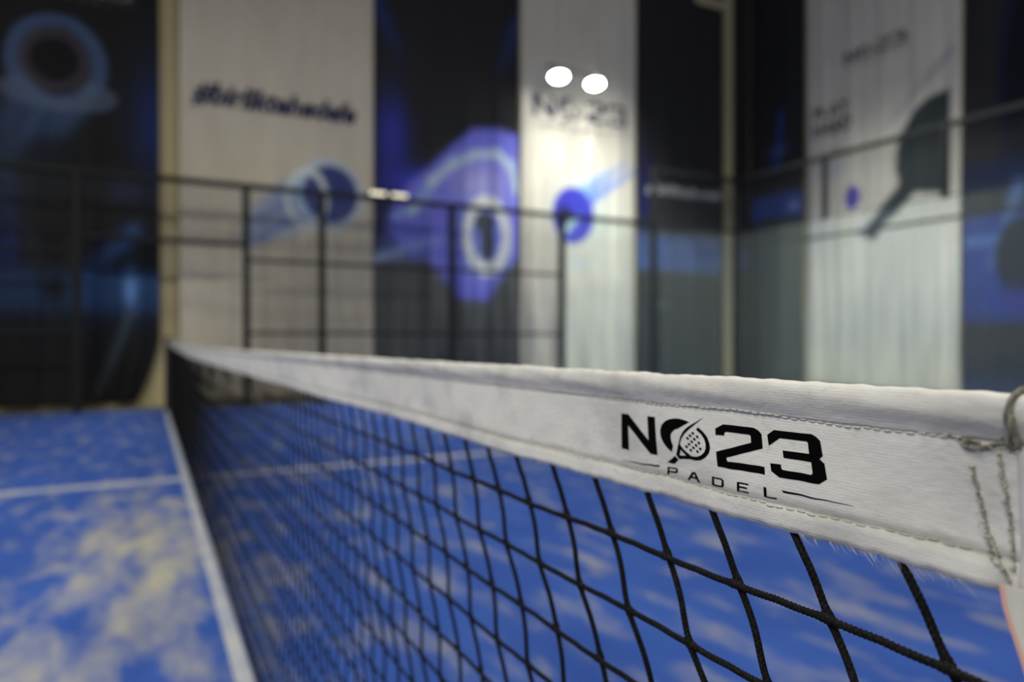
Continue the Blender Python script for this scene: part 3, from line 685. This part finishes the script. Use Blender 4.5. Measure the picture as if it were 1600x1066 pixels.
# tie rope: loop over the band top and a tail along the hem
def catm(pts, n=12):
    P = np.array([pts[0]] + list(pts) + [pts[-1]], float); o = []
    for i in range(1, len(P) - 2):
        for t in np.linspace(0, 1, n, endpoint=False):
            a, b, c, d = P[i-1:i+3]
            o.append(.5 * ((2*b) + (-a+c)*t + (2*a-5*b+4*c-d)*t*t + (-a+3*b-3*c+d)*t**3))
    return np.array(o + [P[-2]])
def bp(y, v, off=.001): return band_pos(np.array([y]), np.array([v]), 1, off)[0]
def strands(name, pts, r, k=3, tw=180.):
    C = catm(pts); T, N, B = frames(C); d = np.concatenate([[0], np.cumsum(np.linalg.norm(np.diff(C, axis=0), axis=1))]); m = MB()
    for i in range(k):
        a = tw * d + i * 2 * math.pi / k
        m.tube(C + r * .55 * (np.cos(a)[:, None] * N + np.sin(a)[:, None] * B), r * .55, 7)
    return m.build(name, M_ROPE, net, True)
top = np.array([NX, .1335, float(ztop(.1335)) - V0 + .0012])
strands('tie_rope', [np.array([NX + .007, .134, float(ztop(.134)) - .012]), np.array([NX + .004, .1338, float(ztop(.134)) - .003]), top, bp(.1350, .0045), bp(.1362, .0085), bp(.1362, .0135), bp(.1352, .018), bp(.1345, .0215)], .0011)
strands('tie_rope', [bp(.1350, .0100, .0014), bp(.1352, .014, .0022), bp(.1358, .0175, .002), bp(.1372, .0205, .0016), bp(.1395, .0185)], .0009)
strands('tie_rope', [bp(.1335, .0225), bp(.1375, .0212), bp(.1415, .0212), bp(.1460, .0232), bp(.1510, .0242), bp(.1535, .0230), bp(.1515, .0212), bp(.1475, .0220)], .0006)
# loose white lint fibres under the near hem
lint = MB(); R = random.Random(9)
for i in range(46):
    y = R.uniform(.155, .235); a = band_pos(np.array([y]), np.array([V1 - .0006]), 1)[0]; l = R.uniform(.002, .006)
    b = a + np.array([R.uniform(-.001, .001), -R.uniform(.2, .8) * l, -l * .6]); c = b + np.array([0, -R.uniform(0, .5) * l, -R.uniform(.1, .5) * l])
    lint.tube([a, b, c], .00006, 4)
tag(on_band(lint.build('lint_fibres', M_STRAP, None, True)), kind='stuff')

# cords
RC = .00172; ROW0, ROWS = .1090, .0435
NROW = int((.90 - ROW0) / ROWS) + 1
def t_strap(v): return .139 - .10 * (1 - np.exp(-np.maximum(v - V1, 0) / .28))
def lean(t0, dv): return (.45 + .15 * math.exp(-(t0 / .45) ** 4)) * (1 - t0 / 10.5) * 1.1 * (1 - np.exp(-dv / 1.1))
def sway(y, v):      # the cords leave the hem where the cloth hangs
    return (.0035 * np.sin(y * 9.) - wrinkle(y, V1 + 0 * y)) * np.exp(-np.maximum(v - V1, 0) / .06)
def braid(k, s):
    def f(a, m): return 1 + .17 * np.cos(2 * a)[None, :] * np.cos(k * s)[:, None] + .07 * np.sin(4 * a)[None, :] * np.sin(k * s)[:, None]
    return f
def cord(name, P, r, fine_):
    s = np.concatenate([[0], np.cumsum(np.linalg.norm(np.diff(P, axis=0), axis=1))])
    V, F = tube_arrays(P, r, 12 if fine_ else 7, True, braid(2 * math.pi / .0024, s) if fine_ else None)
    return link(name, pymesh(name, V, F), M_CORD, net, True)
def knots(v):  # swelling of the cord where it crosses a row
    q = (v - ROW0) / ROWS; d = np.abs(q - np.round(q)) * ROWS
    return np.where(q > -.4, np.exp(-(d / .0028) ** 2), 0)
ci = 0
while True:
    t0 = .1801 + .0534 * ci; ci += 1
    if t0 > YF - .05: break
    vmax = float(ztop(t0)) - .022
    fine_ = t0 < .62
    if fine_: v = np.concatenate([np.arange(V1 - .004, .30, .0005), np.arange(.30, vmax, .006)])
    elif t0 < 2: v = np.arange(V1 - .004, vmax, .004)
    else: v = np.arange(V1 - .004, vmax, .0145)
    ph = rng.uniform(-.5, .5)
    y = t0 - lean(t0, v - V1) + .0009 * np.sin(2 * math.pi * (v - ROW0) / ROWS + 1.9 + .4 * ph) * (1 if t0 < 4 else 0) + rng.normal(0, .0003)
    ok = y > t_strap(v) - .002
    v, y = v[ok], y[ok]
    x = NX + .0004 + .0016 * np.cos(2 * math.pi * (v - ROW0) / ROWS / 2) * np.clip((v - V1) / .012, 0, 1) + .0015 * np.sin(3 * v + t0) * np.clip((v - V1) / .1, 0, 1) + sway(y, v)
    cord('net_cord', np.stack([x, y, ztop(np.full_like(y, t0)) - v], 1), RC * (1 + .42 * knots(v)), fine_)
def tn_at(y, vrow):  # nearest upright crossing, for the knot swelling of a row
    base = .1801; L = np.array([.1801 + .0534 * i - lean(.1801 + .0534 * i, vrow - V1) for i in range(190)])
    return np.min(np.abs(y[:, None] - L[None, :]), axis=1)
for k in range(NROW):
    vrow = ROW0 + ROWS * k
    if vrow > .875: break
    y0 = float(t_strap(vrow)) - .004
    near = k < 5
    y = np.concatenate([np.arange(y0, .66, .0005), np.arange(.66, 2, .005), np.arange(2, YF, .03)]) if near else np.concatenate([np.arange(y0, 2, .005), np.arange(2, YF, .03)])
    sw = np.exp(-(tn_at(y, vrow) / .0028) ** 2)
    a = np.minimum(tn_at(y, vrow) / .0267, 1)
    z = ztop(y) - vrow - .0004 * np.sin(math.pi * a) + .0006 * np.sin(y * 37 + k)
    x = NX - .0012 + .0015 * np.sin(3 * vrow + y) * min(1, (vrow - V1) / .1) + sway(y, vrow)
    P = np.stack([x + 0 * y, y, z], 1)
    m_ = .55
    if near:
        i0 = int(np.searchsorted(y, .66))
        s = np.concatenate([[0], np.cumsum(np.linalg.norm(np.diff(P, axis=0), axis=1))])
        V, F = tube_arrays(P, RC * (1 + .35 * sw), 10, True, braid(2 * math.pi / .0024, s))
        link('net_cord', pymesh('net_cord', V, F), M_CORD, net, True)
    else: cord('net_cord', P, RC * (1 + .3 * sw), False)
yb = np.arange(.06, YF, .05); MB().tube(np.stack([NX + 0 * yb, yb, .018 + 0 * yb], 1), .005, 8).build('bottom_rope', M_CORD, net, True)
yb = np.concatenate([[.03], np.arange(.1, YF, .05), [YF + .0]]); MB().tube(np.stack([NX + 0 * yb, yb, ztop(yb) - .0115], 1), .003, 8).build('headline_cable', M_FRAME, net, True)
# end strap hanging below the band, with a peach edge
vv = np.concatenate([np.linspace(V1 - .004, .3, 30), np.linspace(.32, .90, 16)])
def ribbon(name, off0, off1, th, mat_):
    m = MB(); n = len(vv); t = t_strap(vv); z = ztop(t) - vv
    L = [np.stack([NX - .002 - th + 0*t, t + off0, z], 1), np.stack([NX - .002 - th + 0*t, t + off1, z], 1), np.stack([NX - .002 + 0*t, t + off1, z], 1), np.stack([NX - .002 + 0*t, t + off0, z], 1)]
    V = np.stack(L, 1).reshape(-1, 3).tolist(); F = [(i*4+j, i*4+(j+1) % 4, (i+1)*4+(j+1) % 4, (i+1)*4+j) for i in range(n-1) for j in range(4)] + [(3, 2, 1, 0), tuple((n-1)*4+j for j in range(4))]
    return m.add(V, F).build(name, mat_, net)
ribbon('end_strap', -.036, -.0012, .0014, M_STRAP)
ribbon('strap_edging', -.0012, .0006, .0012, M_PEACH)

# net posts
def net_post(y, label):
    p = empty('net_post', (NX, y, 0), label, 'post', 'net posts')
    MB().bevbox((NX - .04, y - .04, .008), (NX + .04, y + .04, .945), .006).build('upright', M_POSTM, p)
    MB().bevbox((NX - .09, y - .09, 0), (NX + .09, y + .09, .008), .002).build('base_plate', M_POSTM, p)
    MB().tube([(NX, y - .012, .945), (NX, y, .952), (NX, y + .012, .945)], .012, 8).build('cable_pulley', M_FRAME, p, True)
    return p
net_post(YF + .045, 'dark net post at the far end of the white band')
